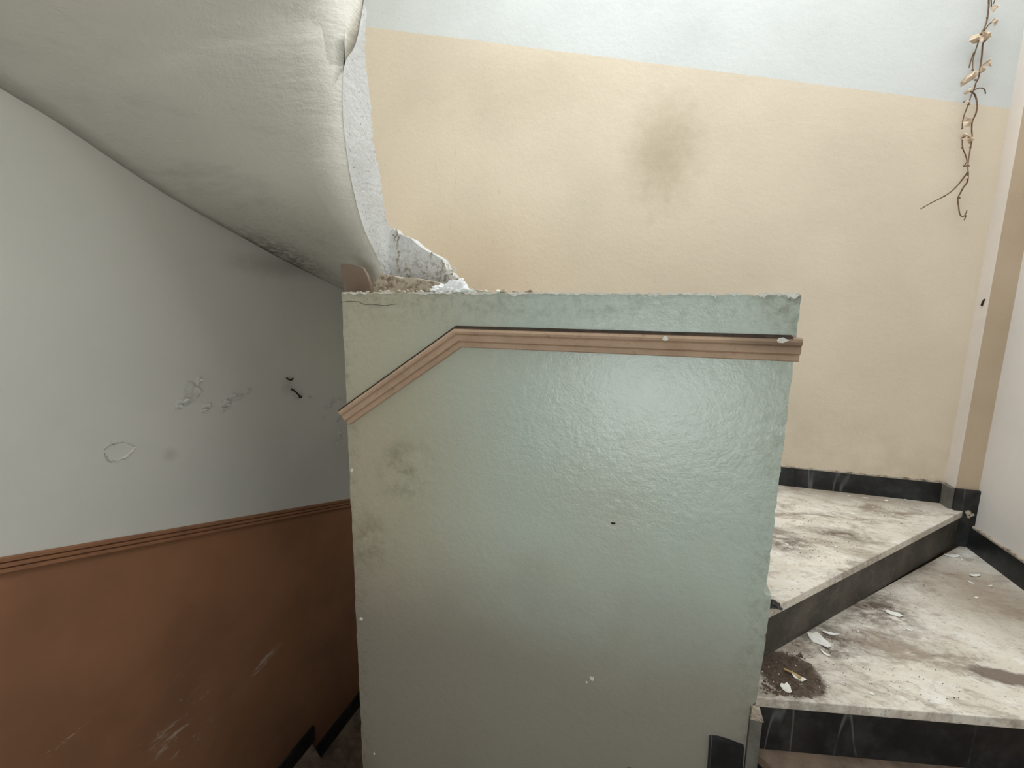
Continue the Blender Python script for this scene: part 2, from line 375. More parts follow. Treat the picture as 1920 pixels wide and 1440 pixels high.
for xa, xb in ((a+fr, -0.02), (0.02, b-fr)):
    under(boxes('pane', [(xa, xb, RY-0.087, RY-0.083, c+fr, d-fr)], M['glass']), w)
a, b, c, d = SKY
tag(boxes('ceiling', [(XL-TH, a, RY-TH, YB+TH, CEIL, CEIL+TH), (b, XR+TH, RY-TH, YB+TH, CEIL, CEIL+TH), (a, b, RY-TH, c, CEIL, CEIL+TH), (a, b, d, YB+TH, CEIL, CEIL+TH)], M['rear']),
    'white ceiling with an open skylight over the stairwell', kind='structure')
tag(boxes('floor', [(XL, XR, RY, YB, FLOOR-0.1, FLOOR)], M['concrete']), 'concrete floor at the foot of the stairwell', kind='structure')
# boxed corner between the back and the right wall
bx0, by0 = 1.360, 2.500
cb = tag(prism('wall_corner', [(bx0, by0, FLOOR), (XR, by0, FLOOR), (XR, YB, FLOOR), (bx0, YB, FLOOR)], (0, 0, CEIL-FLOOR), M['boxbeige']), 'boxed pipe casing in the corner of back and right walls', kind='structure')
sp = prism('painted_strip', [(bx0-0.002, by0-0.001, Z[2]+0.1), (bx0-0.0, by0-0.001, Z[2]+0.1), (bx0, YB, Z[2]+0.1), (bx0-0.002, YB, Z[2]+0.1)], (0, 0, CEIL-Z[2]-0.1), M['strip'], cb)
sp['label'] = 'white painted side of the corner casing'

# ------------------------------------------------------------------ core wall (parapet) with its moulding
rg = random.Random(3)
poly = [Vector((CX0, YP, FLOOR))]
poly += jag((CX0, YP, -1.9), (CX0, YP, ZT-0.004), 60, 0.0022, (1, 0, 0), rg)
poly += jag((CX0+0.004, YP, ZT), (CX1, YP, ZT-0.004), 90, 0.0022, (0, 0, 1), rg)
poly += jag((CX1+0.001, YP, ZT-0.012), (CX1-0.004, YP, -0.705), 50, 0.0020, (1, 0, 0), rg)
poly += [Vector((CX1-0.012, YP, -0.725)), Vector((CX1-0.004, YP, -0.735)), Vector((CX1+0.011, YP, -0.737))]
poly += jag((CX1+0.011, YP, -0.742), (CX1+0.003, YP, -1.06), 20, 0.0012, (1, 0, 0), rg)
poly += [Vector((CX1-0.010, YP, -1.075)), Vector((CX1-0.010, YP, FLOOR))]
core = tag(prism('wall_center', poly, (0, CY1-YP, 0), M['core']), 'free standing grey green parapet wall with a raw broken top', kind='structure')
# chipped white plaster along the top arris
def strip_chip(x0, x1, drop, n, seed, z1=ZT):
    g = random.Random(seed)
    up = [Vector((x0+(x1-x0)*i/n, YP, z1+0.001)) for i in range(n+1)]
    dn = [Vector((p.x, YP, z1-0.001-drop*g.uniform(0.15, 1.0)*(0.25 if i in (0, n) else 1))) for i, p in enumerate(up)]
    P = up + dn[::-1]
    return prism('plaster_chip', [p+Vector((0, -0.0015, 0)) for p in P], (0, 0.004, 0), M['chip'], core)
for k, (xa, xb, dr) in enumerate([(642, 690, 4), (700, 742, 3), (770, 850, 4), (870, 925, 5), (955, 992, 8), (1000, 1090, 4), (1095, 1150, 4), (1162, 1200, 5), (1208, 1240, 7), (1248, 1330, 4), (1332, 1344, 9), (1360, 1392, 5), (1418, 1440, 8), (1474, 1503, 9), (1445, 1470, 4)]):
    A_, B_ = onY(xa, 550, YP), onY(xb, 550, YP)
    strip_chip(A_.x, min(B_.x, CX1-0.003), dr*0.0015, max(6, int((xb-xa)/5)), 40+k)
def face_chip(px, py, r, seed, parent=core, mat='chip', Y=YP, pr=0.0015, sx=1.0):
    g = random.Random(seed); c0 = onY(px, py, Y); n = 9
    P = [c0+Vector((math.cos(t)*r*sx*g.uniform(.6, 1.15), -pr, math.sin(t)*r*g.uniform(.6, 1.15))) for t in (2*math.pi*i/n for i in range(n))]
    return prism('plaster_chip' if mat == 'chip' else 'grime_spot', P, (0, pr+0.001, 0), M[mat], parent)
for k, (px, py, r) in enumerate([(1110, 1272, .007), (1100, 1279, .003), (660, 882, .006), (677, 1160, .007), (702, 1413, .004), (1076, 660, .004)]):
    face_chip(px, py, r, 90+k)
face_chip(1150, 981, .004, 130, mat='grime', sx=1.8)

ck = [onY(x, y, YP) for x, y in [(639, 567), (655, 565), (672, 566), (684, 571), (700, 571), (722, 573), (745, 570)]]
V, Fs = tube_vf(ck, .0010, .0006, 5); mesh('crack', V, Fs, M['grime'], core)

def sweep(name, path, prof, mat, down, out, parent=None, caps=True):
    # prof: list of (distance below the path, protrusion); path lies on a wall, mitred at corners
    path = [Vector(p) for p in path]; n = len(path); m = len(prof); V = []; out = Vector(out)
    for i, p in enumerate(path):
        d1 = (path[i]-path[i-1]).normalized() if i else (path[1]-path[0]).normalized()
        d2 = (path[i+1]-path[i]).normalized() if i < n-1 else d1
        n1 = d1.cross(out); n2 = d2.cross(out)
        if n1.z > 0: n1 = -n1
        if n2.z > 0: n2 = -n2
        mm = (n1+n2).normalized(); k = 1/max(0.3, mm.dot(n1))
        V += [p+mm*(a*k)+out*b for a, b in prof]
    Fs = []
    for i in range(n-1):
        for j in range(m):
            Fs.append((i*m+j, (i+1)*m+j, (i+1)*m+(j+1) % m, i*m+(j+1) % m))
    Fs += [tuple(range(m)), tuple(range((n-1)*m, n*m))]
    return mesh(name, V, Fs, mat, parent)
kx, lx, rx = onY(856, 614, YP), onY(641, 768, YP), onY(1501, 633, YP)
kx2, rx2 = onY(884, 652, YP), onY(1492, 673, YP)
H = ((kx-kx2).length*0.97)*0.5 + (rx.z-rx2.z)*0.5
H *= 0.93
prof = [(0, -0.002), (0, 0.017), (H*.06, 0.022), (H*.18, 0.024), (H*.29, 0.022), (H*.34, 0.0165), (H*.36, 0.0150), (H*.39, 0.0165), (H*.52, 0.0180), (H*.66, 0.0165), (H*.70, 0.0100), (H*.72, 0.0085), (H*.75, 0.0100), (H*.95, 0.0100), (H, 0.006), (H, -0.002)]
tr = tag(sweep('trim_2', [lx, kx, rx], prof, M['trim'], None, (0, -1, 0)), 'pale terracotta stepped moulding bent across the parapet face', kind='structure')
def trim_chip(px, py, r, seed, sx): 
    o = face_chip(px, py, r, seed, tr, 'chip', YP-0.0235, 0.002, sx); return o
trim_chip(1248, 635, .007, 201, 1.3); trim_chip(1466, 638, .006, 202, 2.6)
# dark dust line lying on the ledge of the moulding
gp = []
g2 = random.Random(12)
dl = sweep('dust_line', [lx, kx, rx+Vector((-.02, 0, 0))], [(-0.0055, -0.001), (-0.0050, 0.003), (-0.0005, 0.0195), (0.0012, 0.0225), (0.0012, -0.001)], M['grime'], None, (0, -1, 0), tr)

# ------------------------------------------------------------------ dado rail on the left wall
pa = Vector((XL, RY, LINE_A+LINE_B*RY)); pb = Vector((XL, YB, LINE_A+LINE_B*YB))
prof = [(0, -0.002), (0, 0.006)]
Hd = 0.050
for k in range(3):
    s, e = Hd*k/3, Hd*(k+1)/3
    prof += [(s+0.0025, 0.013), (e-0.0035, 0.013), (e-0.0005, 0.004)]
prof += [(Hd, -0.002)]
tag(sweep('trim_1', [pa, pb], prof, M['dado'], None, (1, 0, 0)), 'brown reeded dado rail sloping along the left wall', kind='structure')

# peeling paint on the left wall
def peel(px, py, w_, h_, seed, lift=0.022, n=13):
    w_, h_ = w_*1.2, h_*1.2
    g = random.Random(seed); c0 = onX(px, py, XL); P = []
    for i in range(n):
        t = 2*math.pi*i/n; k = g.uniform(.55, 1.1)
        P.append((math.cos(t)*w_*k, math.sin(t)*h_*k))
    V = [c0+Vector((0.004, 0, 0))] + [c0+Vector((0.0015+lift*max(0, (q[1]*0.6+q[0]*0.8)/max(w_, h_))*g.uniform(.4, 1.0), q[0], q[1])) for q in P]
    V2 = [v+Vector((-0.0015, 0, 0)) for v in V]
    n1 = len(V); Fs = [(0, 1+i, 1+(i+1) % n) for i in range(n)] + [(n1, n1+1+(i+1) % n, n1+1+i) for i in range(n)] + [(1+i, n1+1+i, n1+1+(i+1) % n, 1+(i+1) % n) for i in range(n)]
    return mesh('peeling_paint', V+V2, Fs, M['greypaint'], wl)
for k, (px, py, w_, h_) in enumerate([(358, 738, .036, .050), (340, 755, .022, .020), (332, 762, .014, .014), (371, 716, .014, .016), (386, 762, .018, .013), (380, 770, .010, .01), (420, 757, .022, .020), (432, 745, .022, .014), (446, 746, .020, .014), (462, 735, .010, .010), (418, 768, .012, .012),
                                      (612, 763, .03, .018), (625, 752, .028, .018), (640, 748, .02, .014), (605, 784, .014, .008), (632, 790, .02, .03), (636, 815, .02, .03), (628, 830, .014, .014), (578, 746, .006, .007)]):
    peel(px, py, w_, h_, 300+k)
# large blister whose paint has split away round its rim
def rim(pxs, seed):
    g = random.Random(seed); P = [onX(x, y, XL) for x, y in pxs]
    for a_, b_ in zip(P, P[1:]):
        m_ = 5; top = []; bot = []
        for i in range(m_+1):
            q = a_.lerp(b_, i/m_); wv = g.uniform(.002, .007)*(1 if 0 < i < m_ else .5)
            nv = Vector((0, -(b_-a_).z, (b_-a_).y)).normalized()
            top.append(q+Vector((.0005, 0, 0))); bot.append(q+nv*wv+Vector((g.uniform(.001, .007), 0, 0)))
        V = top+bot; V += [v+Vector((-.0012, 0, 0)) for v in V]; N = m_+1
        Fs = []
        for i in range(m_):
            Fs += [(i, i+1, N+i+1, N+i), (2*N+i, 3*N+i, 3*N+i+1, 2*N+i+1), (N+i, N+i+1, 3*N+i+1, 3*N+i), (i, 2*N+i, 2*N+i+1, i+1)]
        Fs += [(0, N, 3*N, 2*N), (m_, 2*N+m_, 3*N+m_, N+m_)]
        mesh('peeling_paint', V, Fs, M['greypaint'], wl)
rim([(195, 845), (205, 835), (230, 829), (252, 838)], 1); rim([(252, 838), (240, 851), (220, 863), (205, 862), (196, 848)], 2)
rim([(205, 829), (203, 836)], 3)

# ------------------------------------------------------------------ upper flight: soffit and inner string
SX = -0.965
A = [(SX, 1.60, 0.02), onX(722, 520, SX), onX(706, 480, SX), onX(681, 425, SX), onX(661, 350, SX), onX(650, 285, SX), onX(643, 215, SX), onX(645, 125, SX), onX(668, 80, SX), onX(681, 0, SX),
     (SX, 1.36, 1.12), (SX, 1.10, 1.32), (SX, 0.3, 1.55), (SX, RY, 2.0)]
K = [(-1.02, 1.56, 0.02), onX(697, 550, -1.02), onX(687, 500, -1.02), onX(666, 452, -1.02), onX(640, 410, -1.02), onX(612, 350, -1.02), onX(602, 270, -1.02), onX(598, 170, -1.02), onX(598, 80, -1.02), onX(602, 0, -1.02),
     (-1.02, 1.20, 1.10), (-1.02, 1.00, 1.28), (-1.02, 0.3, 1.55), (-1.02, RY, 2.0)]
Cw = [(-1.25, YB, -0.05), onX(645, 545, XL), onX(600, 522, XL), onX(530, 487, XL), onX(430, 432, XL), onX(365, 396, XL), onX(300, 358, XL), onX(200, 292, XL), onX(100, 225, XL), onX(0, 165, XL),
      (XL, 0.60, 0.74), (XL, 0.2, 0.88), (XL, -0.4, 1.08), (XL, RY, 1.34)]
Cw[1] = Vector((XL, YB, onX(645, 545, XL).z-0.04))
A = [Vector(v) for v in A]; K = [Vector(v) for v in K]; Cw = [Vector(v) for v in Cw]
def resample(P, n):
    S = smooth_path(P, 8); return [S[round(i*(len(S)-1)/n)] for i in range(n+1)]
NR = (len(A)-1)*4
As, Ks, Cs = resample(A, NR), resample(K, NR), resample(Cw, NR)
NS = 14
rows = []
for i in range(NR+1):
    row = []
    for j in range(NS+1):
        t = j/NS; p = Cs[i].lerp(Ks[i], t)
        p = p+Vector((0, 0, 0.030*math.sin(math.pi*t)))
        p.z += 0.006*noise.noise(p*3.0)*math.sin(math.pi*t)
        row.append(p)
    mid = Ks[i].lerp(As[i], 0.55)+Vector((0.003, -0.006, 0)); row += [mid, As[i].copy()]
    rows.append(row)
nc = NS+3
V = [p for r_ in rows for p in r_]; nb = len(V)
V += [p+Vector((0, 0.02, 0.14)) for p in V[:nb]]
for k in range(nb, len(V)):
    V[k] = Vector((V[k].x, min(V[k].y, YB), V[k].z))
Fs = []
for i in range(NR):
    for j in range(nc-1):
        q = (i*nc+j, i*nc+j+1, (i+1)*nc+j+1, (i+1)*nc+j); Fs += [q, tuple(nb+v for v in q[::-1])]
for i in range(NR):
    for j in (0, nc-1): Fs.append((i*nc+j, (i+1)*nc+j, nb+(i+1)*nc+j, nb+i*nc+j))
for j in range(nc-1):
    for i in (0, NR): Fs.append((i*nc+j, i*nc+j+1, nb+i*nc+j+1, nb+i*nc+j))
fl = empty('stair_flight', (SX, 1.4, ZT)); tag(fl, 'upper stair flight seen from below with a smooth grey white soffit', 'staircase')
so = under(mesh('soffit', V, Fs, M['soffit'], None, True), fl)
# inner string: ribbon of rough white plaster beside the soffit edge
Bp = [(860, 548), (800, 520), (735, 432), (722, 402), (716, 360), (714, 320), (704, 270), (698, 220), (694, 160), (690, 95), (690, 40), (690, 0)]
Ae = [onX(x, y, SX+0.001) for x, y in [(730, 545), (722, 520), (706, 480), (681, 425), (661, 350), (650, 285), (643, 215), (645, 125), (667, 82), (682, 5)]]
Be = [onX(x, y, SX+0.001) for x, y in [(752, 545), (750, 510), (744, 440), (725, 418), (717, 370), (711, 320), (699, 265), (693, 180), (684, 100), (686, 15)]]
NA = 60
As2, Bs2 = resample(Ae, NA), resample(Be, NA)
g = random.Random(5)
V = []
for i in range(NA+1):
    b_ = Bs2[i]+Vector((0, g.uniform(-.006, .006), 0))
    V += [As2[i], As2[i].lerp(b_, .35)+Vector((.0012*g.random(), 0, 0)), As2[i].lerp(b_, .7)+Vector((.0012*g.random(), 0, 0)), b_+Vector((.001, 0, 0)), b_+Vector((-.05, .01, 0)), As2[i]+Vector((-.05, .03, 0))]
Fs = []
for i in range(NA):
    for j in range(6): Fs.append((i*6+j, (i+1)*6+j, (i+1)*6+(j+1) % 6, i*6+(j+1) % 6))
Fs += [tuple(range(6)), tuple(range(NA*6, NA*6+6))]
st = under(mesh('inner_string', V, Fs, M['string']), fl); st['label'] = 'rough white plaster edge of the flight'
# string of the hidden flight behind the parapet, torn plaster
YS = CY1+0.02
g = random.Random(9)
top = [(738, 428), (745, 436), (757, 441), (770, 449), (785, 460), (800, 470), (815, 478), (828, 487), (834, 496), (838, 505), (846, 512), (852, 520), (848, 528), (842, 534)]
P = [onY(x+g.uniform(-1.5, 1.5), y+g.uniform(-1.5, 1.5), YS) for x, y in top] + [onY(900, 560, YS), onY(900, 600, YS), onY(700, 600, YS), onY(700, 520, YS), onY(722, 440, YS)]
ps = under(prism('plaster_patch', P, (0, 0.05, 0), M['string']), fl); ps['label'] = 'torn patch of bare plaster'
# crack between the two
g = random.Random(17)
for (x, y) in [(743, 437), (747, 449), (745, 462), (747, 476), (745, 490), (747, 503), (739, 446), (760, 500), (765, 520), (830, 500), (826, 515), (835, 522), (808, 480)]:
    p0 = onY(x, y, YS-.0015); cr = [p0+Vector((g.uniform(-.006, .006), 0, .012-.008*k_)) for k_ in range(4)]
    V, Fs = tube_vf(cr, g.uniform(.002, .005), .001, 5); under(mesh('crack', V, Fs, M['crumble']), fl)
# torn white edge
for k, (x, y, r_) in enumerate([(843, 510, .012), (850, 506, .010), (847, 519, .012)]):
    c0 = onY(x, y, YS-.002); n = 9; gg = random.Random(k)
    PP = [c0+Vector((math.cos(t)*r_*gg.uniform(.5, 1.3), 0, math.sin(t)*r_*gg.uniform(.5, 1.3))) for t in (2*math.pi*i/n for i in range(n))]
    under(prism('torn_edge', PP, (0, .004, 0), M['chip']), fl)
# sloping ledge of crumbling plaster along the top of the core
led = tag(prism('plaster_ledge', [onY(x, y, YP+.13) for x, y in [(695, 534), (706, 524), (718, 514), (735, 517), (752, 522), (768, 520), (785, 523), (805, 527), (830, 531), (858, 536), (890, 543), (925, 549), (960, 556)]] + [onY(960, 562, YP+.13), onY(700, 562, YP+.13)], (0, 0.10, 0), M['crumble']),
          'sloping ledge of crumbling bare plaster on top of the parapet', 'plaster ledge')
led.location = (0, 0, 0)
# painted brown foot of the flight
bp = tag(prism('wall_stub', [onY(x, y, YP+.115) for x, y in [(639, 494), (652, 495), (666, 497), (680, 502), (688, 516), (694, 534), (698, 560), (645, 560)]], (0, 0.012, 0), M['brown']), 'small brown painted patch of plaster at the soffit foot above the parapet', kind='structure')

# ------------------------------------------------------------------ stairs
stair = empty('staircase', (0, 1.0, FLOOR)); tag(stair, 'winding staircase of dirty pale marble treads with dark marble risers', 'staircase')
W2 = lambda *p: Vector(p)
nose = {  # inner, outer end of each tread's front edge (x, y)
    2: ((0.352, 1.386), (1.420, 2.512)), 1: ((CX1+.002, YP+.002), (XR, 1.500)), 0: ((CX1+.018, YP), (XR, 0.10)), -1: ((0.0, YP), (1.0, RY)), -2: ((-0.45, YP), (-0.2, RY)), -3: ((-0.90, YP), (-1.3, RY)),
    -4: ((CX0, YP), (XL, -0.2)), -5: ((CX0, 1.30), (XL, 0.5)), -6: ((CX0, 1.36), (XL, 1.05)), -7: ((CX0, 1.42), (XL, 1.5)), -8: ((CX0, 1.476), (XL, 1.916)), -9: ((CX0, CY1), (-1.75, YB)),
    3: ((CX1, CY1), (0.35, YB)), 4: ((0.05, CY1), (0.02, YB)), 5: ((-0.25, CY1), (-0.28, YB)), 6: ((-0.55, CY1), (-0.58, YB))}
extra = {  # corner points met between outer end of k and outer end of k+1, and between inner ends
    1: ([(XR, by0-.001)], []), 2: ([(bx0-.001, by0), (bx0-.001, YB-.001)], [(CX1+.001, CY1), (CX1+.001, nose[2][0][1])]), -1: ([(XR, RY)], [(CX1, YP)]), -4: ([(XL, RY)], []), -9: ([(XL, YB)], [])}
TT = 0.030
for k in range(-9, 7):
    i0, o0 = (Vector((*q, 0)) for q in nose[k])
    if k < 6: i1, o1 = (Vector((*q, 0)) for q in nose[k+1])
    else: i1, o1 = Vector((-0.95, CY1, 0)), Vector((-1.0, YB, 0))
    ex_o, ex_i = extra.get(k, ([], []))
    poly = [i0, o0] + [Vector((*q, 0)) for q in ex_o] + [o1, i1] + ([Vector((*ex_i[0], 0))] if k == 2 else [])
    if k == 2: poly = [i0, o0, Vector((bx0-.001, by0-.0, 0)), Vector((bx0-.001, YB-.001, 0)), Vector((0.34, YB-.001, 0)), Vector((CX1+.001, CY1, 0)), Vector((CX1+.001, i0.y+.01, 0))]
    if k == 1: poly = [i0, o0, Vector((XR, by0-.001, 0)), Vector((1.415, by0-.001, 0)), Vector((CX1+.02, nose[2][0][1]+.02, 0)), Vector((CX1+.002, nose[2][0][1], 0))]
    if k == 0: poly = [i0, o0, Vector((XR, 1.53, 0)), Vector((CX1+.018, YP+.03, 0))]
    dirn = (o0-i0).normalized(); perp = Vector((-dirn.y, dirn.x, 0))   # towards the higher side
    V, Fs = prism_vf([p+Vector((0, 0, Z[k]-TT)) for p in poly], (0, 0, TT))
    o = mesh('tread', V, Fs, M['tread'] if k > 0 else M['lowtread'])
    bv = o.modifiers.new('bevel', 'BEVEL'); bv.width = 0.003; bv.segments = 2; bv.limit_method = 'ANGLE'
    under(o, stair)
    zb = (Z[k-1] if k > -9 else Z[-10])
    s = 0.007
    a_, b_ = i0+perp*s, o0+perp*s
    if k == 2: a_ = i0+perp*s-dirn*.02
    rp = [a_, b_, b_+perp*0.02, a_+perp*0.02]
    if k in (0, -1, -2, -3): rp[0].y = min(rp[0].y, YP); rp[3].y = min(rp[3].y, YP)
    rp = [Vector((min(max(p.x, XL), XR), min(max(p.y, RY), YB), 0)) for p in rp]
    V, Fs = prism_vf([p+Vector((0, 0, zb)) for p in rp], (0, 0, Z[k]-TT-zb))
    under(mesh('riser', V, Fs, M['riser'] if k == 2 else M['dark']), stair)

# ------------------------------------------------------------------ baseboards of dark marble
SK = 0.098
def bboard(name, bl, label=None, mat='dark'):
    o = boxes(name, bl, M[mat]); tag(o, label, kind='structure'); return o
bboard('baseboard_back', [(0.36, bx0-.018, YB-.016, YB, Z[2], Z[2]+SK)], 'dark veined marble baseboard along the beige back wall')
bboard('baseboard_casing', [(bx0-.016, bx0, by0-.002, YB-.016, Z[2], Z[2]+SK)], 'lighter grey marble baseboard on the side of the corner casing')
bpy.data.objects['baseboard_casing'].data.materials[0] = m_plain('grey_marble', srgb(116, 114, 106), srgb(92, 90, 84), 0.5, 14)
bc = bboard('baseboard_corner', [(bx0-.002, XR, by0-.016, by0-.001, Z[1], Z[2]+SK+.004)], 'dark marble baseboard stepping down the corner casing')
g = random.Random(21)
c0 = Vector((1.412, by0-.0150, Z[2]-.005))
for k, (dx, dz, r_) in enumerate([(0, 0, .013), (.014, -.006, .009), (.004, -.018, .008)]):
    n = 9; PP = [c0+Vector((dx+math.cos(t)*r_*g.uniform(.6, 1.2), -.004, dz+math.sin(t)*r_*g.uniform(.6, 1.2))) for t in (2*math.pi*i/n for i in range(n))]
    prism('mortar_smear', PP, (0, .006, 0), M['crumble'], bc)
bboard('baseboard_right', [(XR-.016, XR, 1.50, by0-.016, Z[1], Z[1]+SK)], 'dark marble baseboard along the pinkish right wall')
tag(prism('baseboard_center', [onY(1330, 1378, YP), onY(1345, 1379, YP), onY(1365, 1385, YP), onY(1394, 1396, YP), Vector((CX1-.012, YP, Z[-1])), Vector((onY(1330, 1378, YP).x+.004, YP, Z[-1]))], (0, -0.012, 0), M['dark']), 'short dark marble baseboard at the foot of the parapet', kind='structure')
bs = tag(boxes('baseboard_side', [(CX1-.009, CX1+.020, YP-.012, YP+.020, Z[-1], Z[1]-TT-.030)], bpy.data.materials['grey_marble']), 'grey marble end piece beside the parapet foot', kind='structure')
prism('mortar_block', [(CX1-.009, YP-.012, Z[1]-TT-.030), (CX1+.024, YP-.012, Z[1]-TT-.030), (CX1+.012, YP-.012, Z[1]-TT+.006), (CX1-.009, YP-.012, Z[1]-TT+.004)], (0, .03, 0), M['crumble'], bs)
# plaster joint above the baseboards, left-hand flight
for nm, (a_, b_), zz in (('baseboard_left', (1.916, YB), Z[-9]), ('baseboard_lower', (1.5, 1.935), Z[-8])):
    bboard(nm, [(XL, XL+.016, a_ if nm == 'baseboard_left' else a_, b_, zz, zz+SK)], 'black marble baseboard on the left wall above the ' + ('lower' if nm == 'baseboard_left' else 'upper') + ' dark tread')
mj = tag(boxes('trim_3', [(0.36, bx0-.018, YB-.012, YB, Z[2]+SK, Z[2]+SK+.008)], M['crumble']), 'thin mortar joint above the back baseboard', kind='structure')
tag(boxes('trim_4', [(XR-.012, XR, 1.50, by0-.02, Z[1]+SK, Z[1]+SK+.008)], M['crumble']), 'thin mortar joint above the right baseboard', kind='structure')

# ------------------------------------------------------------------ dried vine hanging down the back wall
vine = empty('dried_vine', onY(1815, 200, YB-.05)); tag(vine, 'dried brown climbing vine hanging down the back wall near the corner', 'vine')
def vy(x, y): return onY(x, y, YB-0.035-0.02*(0.5+0.5*math.sin(y*.05+x*.3)))
stems = [[(1852, -70), (1854, 0), (1853, 20), (1851, 36), (1846, 52), (1838, 66), (1834, 80), (1828, 98), (1824, 115), (1824, 132)],
         [(1870, -12), (1862, 8)], [(1858, -12), (1859, 14)], [(1844, 60), (1856, 44), (1866, 39)],
         [(1857, 62), (1850, 74), (1843, 82), (1841, 105), (1838, 125), (1835, 145), (1830, 155), (1827, 165), (1820, 182), (1816, 195), (1808, 215), (1805, 228), (1804, 240)],
         [(1812, 172), (1819, 171), (1828, 178), (1832, 195), (1830, 212), (1823, 228), (1822, 245), (1823, 258), (1820, 275), (1817, 292), (1815, 310), (1815, 322)],
         [(1825, 170), (1832, 166), (1840, 165), (1846, 168), (1848, 176)], [(1826, 98), (1820, 115), (1817, 127)],
         [(1804, 255), (1805, 277), (1810, 290), (1813, 303), (1806, 312)], [(1806, 312), (1812, 311), (1818, 311)],
         [(1815, 322), (1800, 342), (1786, 357), (1770, 368), (1747, 380), (1726, 392)],
         [(1815, 322), (1814, 340), (1806, 352), (1799, 365), (1796, 372), (1797, 385), (1800, 402), (1806, 406), (1811, 400), (1813, 394)],
         [(1806, 406), (1811, 404), (1808, 413)], [(1806, 192), (1811, 189), (1818, 190)]]
for i, s_ in enumerate(stems):
    V, Fs = tube_vf(smooth_path([vy(*p) for p in s_], 4), 0.0031 if len(s_) > 5 else 0.0022, 0.0019, 6)
    under(mesh('stem' if len(s_) > 5 else 'tendril', V, Fs, M['stem'], None, True), vine)
for (x, y) in [(1851, 33), (1816, 196), (1804, 241), (1804, 277), (1819, 277), (1799, 371), (1770, 368), (1829, 150), (1824, 131)]:
    p = vy(x, y); bm = bmesh.new(); bmesh.ops.create_icosphere(bm, subdivisions=1, radius=.0050)
    for v in bm.verts: v.co = Vector((v.co.x*1.1, v.co.y*.8, v.co.z*.8))*(.8+.4*rnd.random())+p
    me = bpy.data.meshes.new('bud'); bm.to_mesh(me); bm.free(); me.materials.append(M['stem'])
    o = bpy.data.objects.new('bud', me); COL.objects.link(o); under(o, vine)
leaves = [[(1856, 15), (1863, 10), (1871, 11), (1868, 17), (1862, 20), (1860, 26)], [(1854, 44), (1862, 36), (1871, 41), (1867, 48), (1861, 44)],
          [(1814, 80), (1820, 68), (1828, 64), (1842, 63), (1847, 67), (1844, 78), (1836, 83), (1825, 82)], [(1838, 62), (1848, 60), (1857, 63), (1853, 73), (1846, 77), (1840, 72)],
          [(1840, 123), (1848, 116), (1856, 109), (1854, 117), (1859, 126), (1850, 125)], [(1798, 156), (1808, 145), (1820, 137), (1830, 130), (1835, 134), (1830, 145), (1818, 153), (1803, 162)],
          [(1836, 128), (1845, 127), (1845, 134), (1838, 138)], [(1808, 174), (1815, 167), (1823, 168), (1817, 174), (1812, 177)],
          [(1803, 230), (1809, 221), (1816, 224), (1824, 227), (1819, 236), (1808, 238)], [(1796, 263), (1803, 253), (1811, 250), (1822, 253), (1819, 262), (1812, 259), (1806, 263)],
          [(1814, 262), (1823, 256), (1823, 266), (1817, 270)], [(1803, 341), (1807, 333), (1813, 330), (1811, 337)], [(1806, 192), (1812, 188), (1816, 192), (1810, 196)]]
for i, lf in enumerate(leaves):
    g = random.Random(500+i); base = [vy(*p)+Vector((0, -.006, 0)) for p in lf]
    cc = sum(base, Vector())/len(base); cc += Vector((0, -.010-.006*g.random(), 0))
    V = [cc]
    n = len(base)
    for p in base:
        V += [cc.lerp(p, .55)+Vector((0, g.uniform(-.010, .006), 0)), p+Vector((0, g.uniform(-.012, .014), 0))]
    Fs = []
    for q in range(n):
        a1, a2, b1, b2 = 1+2*q, 2+2*q, 1+2*((q+1) % n), 2+2*((q+1) % n)
        Fs += [(0, a1, b1), (a1, a2, b2, b1)]
    m0 = len(V); V += [v+Vector((0, .0012, 0)) for v in V]
    Fs += [tuple(m0+v for v in f[::-1]) for f in Fs]
    Fs += [(2+2*q, m0+2+2*q, m0+2+2*((q+1) % n), 2+2*((q+1) % n)) for q in range(n)]
    under(mesh('leaf', V, Fs, M['leaf']), vine)

# ------------------------------------------------------------------ cut wires on the left wall
def wire(name, pts, r_, label):
    V, Fs = tube_vf(smooth_path(pts, 4), r_, r_*.9, 8); o = mesh(name, V, Fs, M['wire'], None, True)
    return tag(o, label, 'wire')
p0 = onX(537, 708, XL)
wire('wire_stub', [p0, p0+Vector((.012, .004, -.010)), p0+Vector((.020, .014, -.014)), p0+Vector((.022, .024, -.004))], .004, 'short hooked black wire stub sticking out of the left wall')
p0, p1 = onX(545, 729, XL), onX(559, 744, XL)
ww = wire('electric_wire', [p0, p0.lerp(p1, .3)+Vector((.012, 0, .002)), p0.lerp(p1, .7)+Vector((.018, 0, -.002)), p1+Vector((.016, 0, 0))], .0045, 'longer cut wire with a rusty tip hanging from the left wall')
q = p1+Vector((.016, 0, 0)); bm = bmesh.new(); bmesh.ops.create_icosphere(bm, subdivisions=2, radius=.010)
for v in bm.verts: v.co = Vector((v.co.x*.8, v.co.y*1.1, v.co.z*.9))*(.85+.3*rnd.random())+q
me = bpy.data.meshes.new('wire_tip'); bm.to_mesh(me); bm.free(); me.materials.append(M['rust']); o = bpy.data.objects.new('wire_tip', me); COL.objects.link(o); o.parent = ww

# nail in the corner strip
nl = [onX(x, y, bx0-.004) for x, y in [(1846, 561), (1843, 566), (1841, 573)]]
V, Fs = tube_vf(nl, .0035, .005, 6); tag(mesh('rusty_nail', V, Fs, M['rust']), 'small rusty nail in the white corner strip', 'nail')

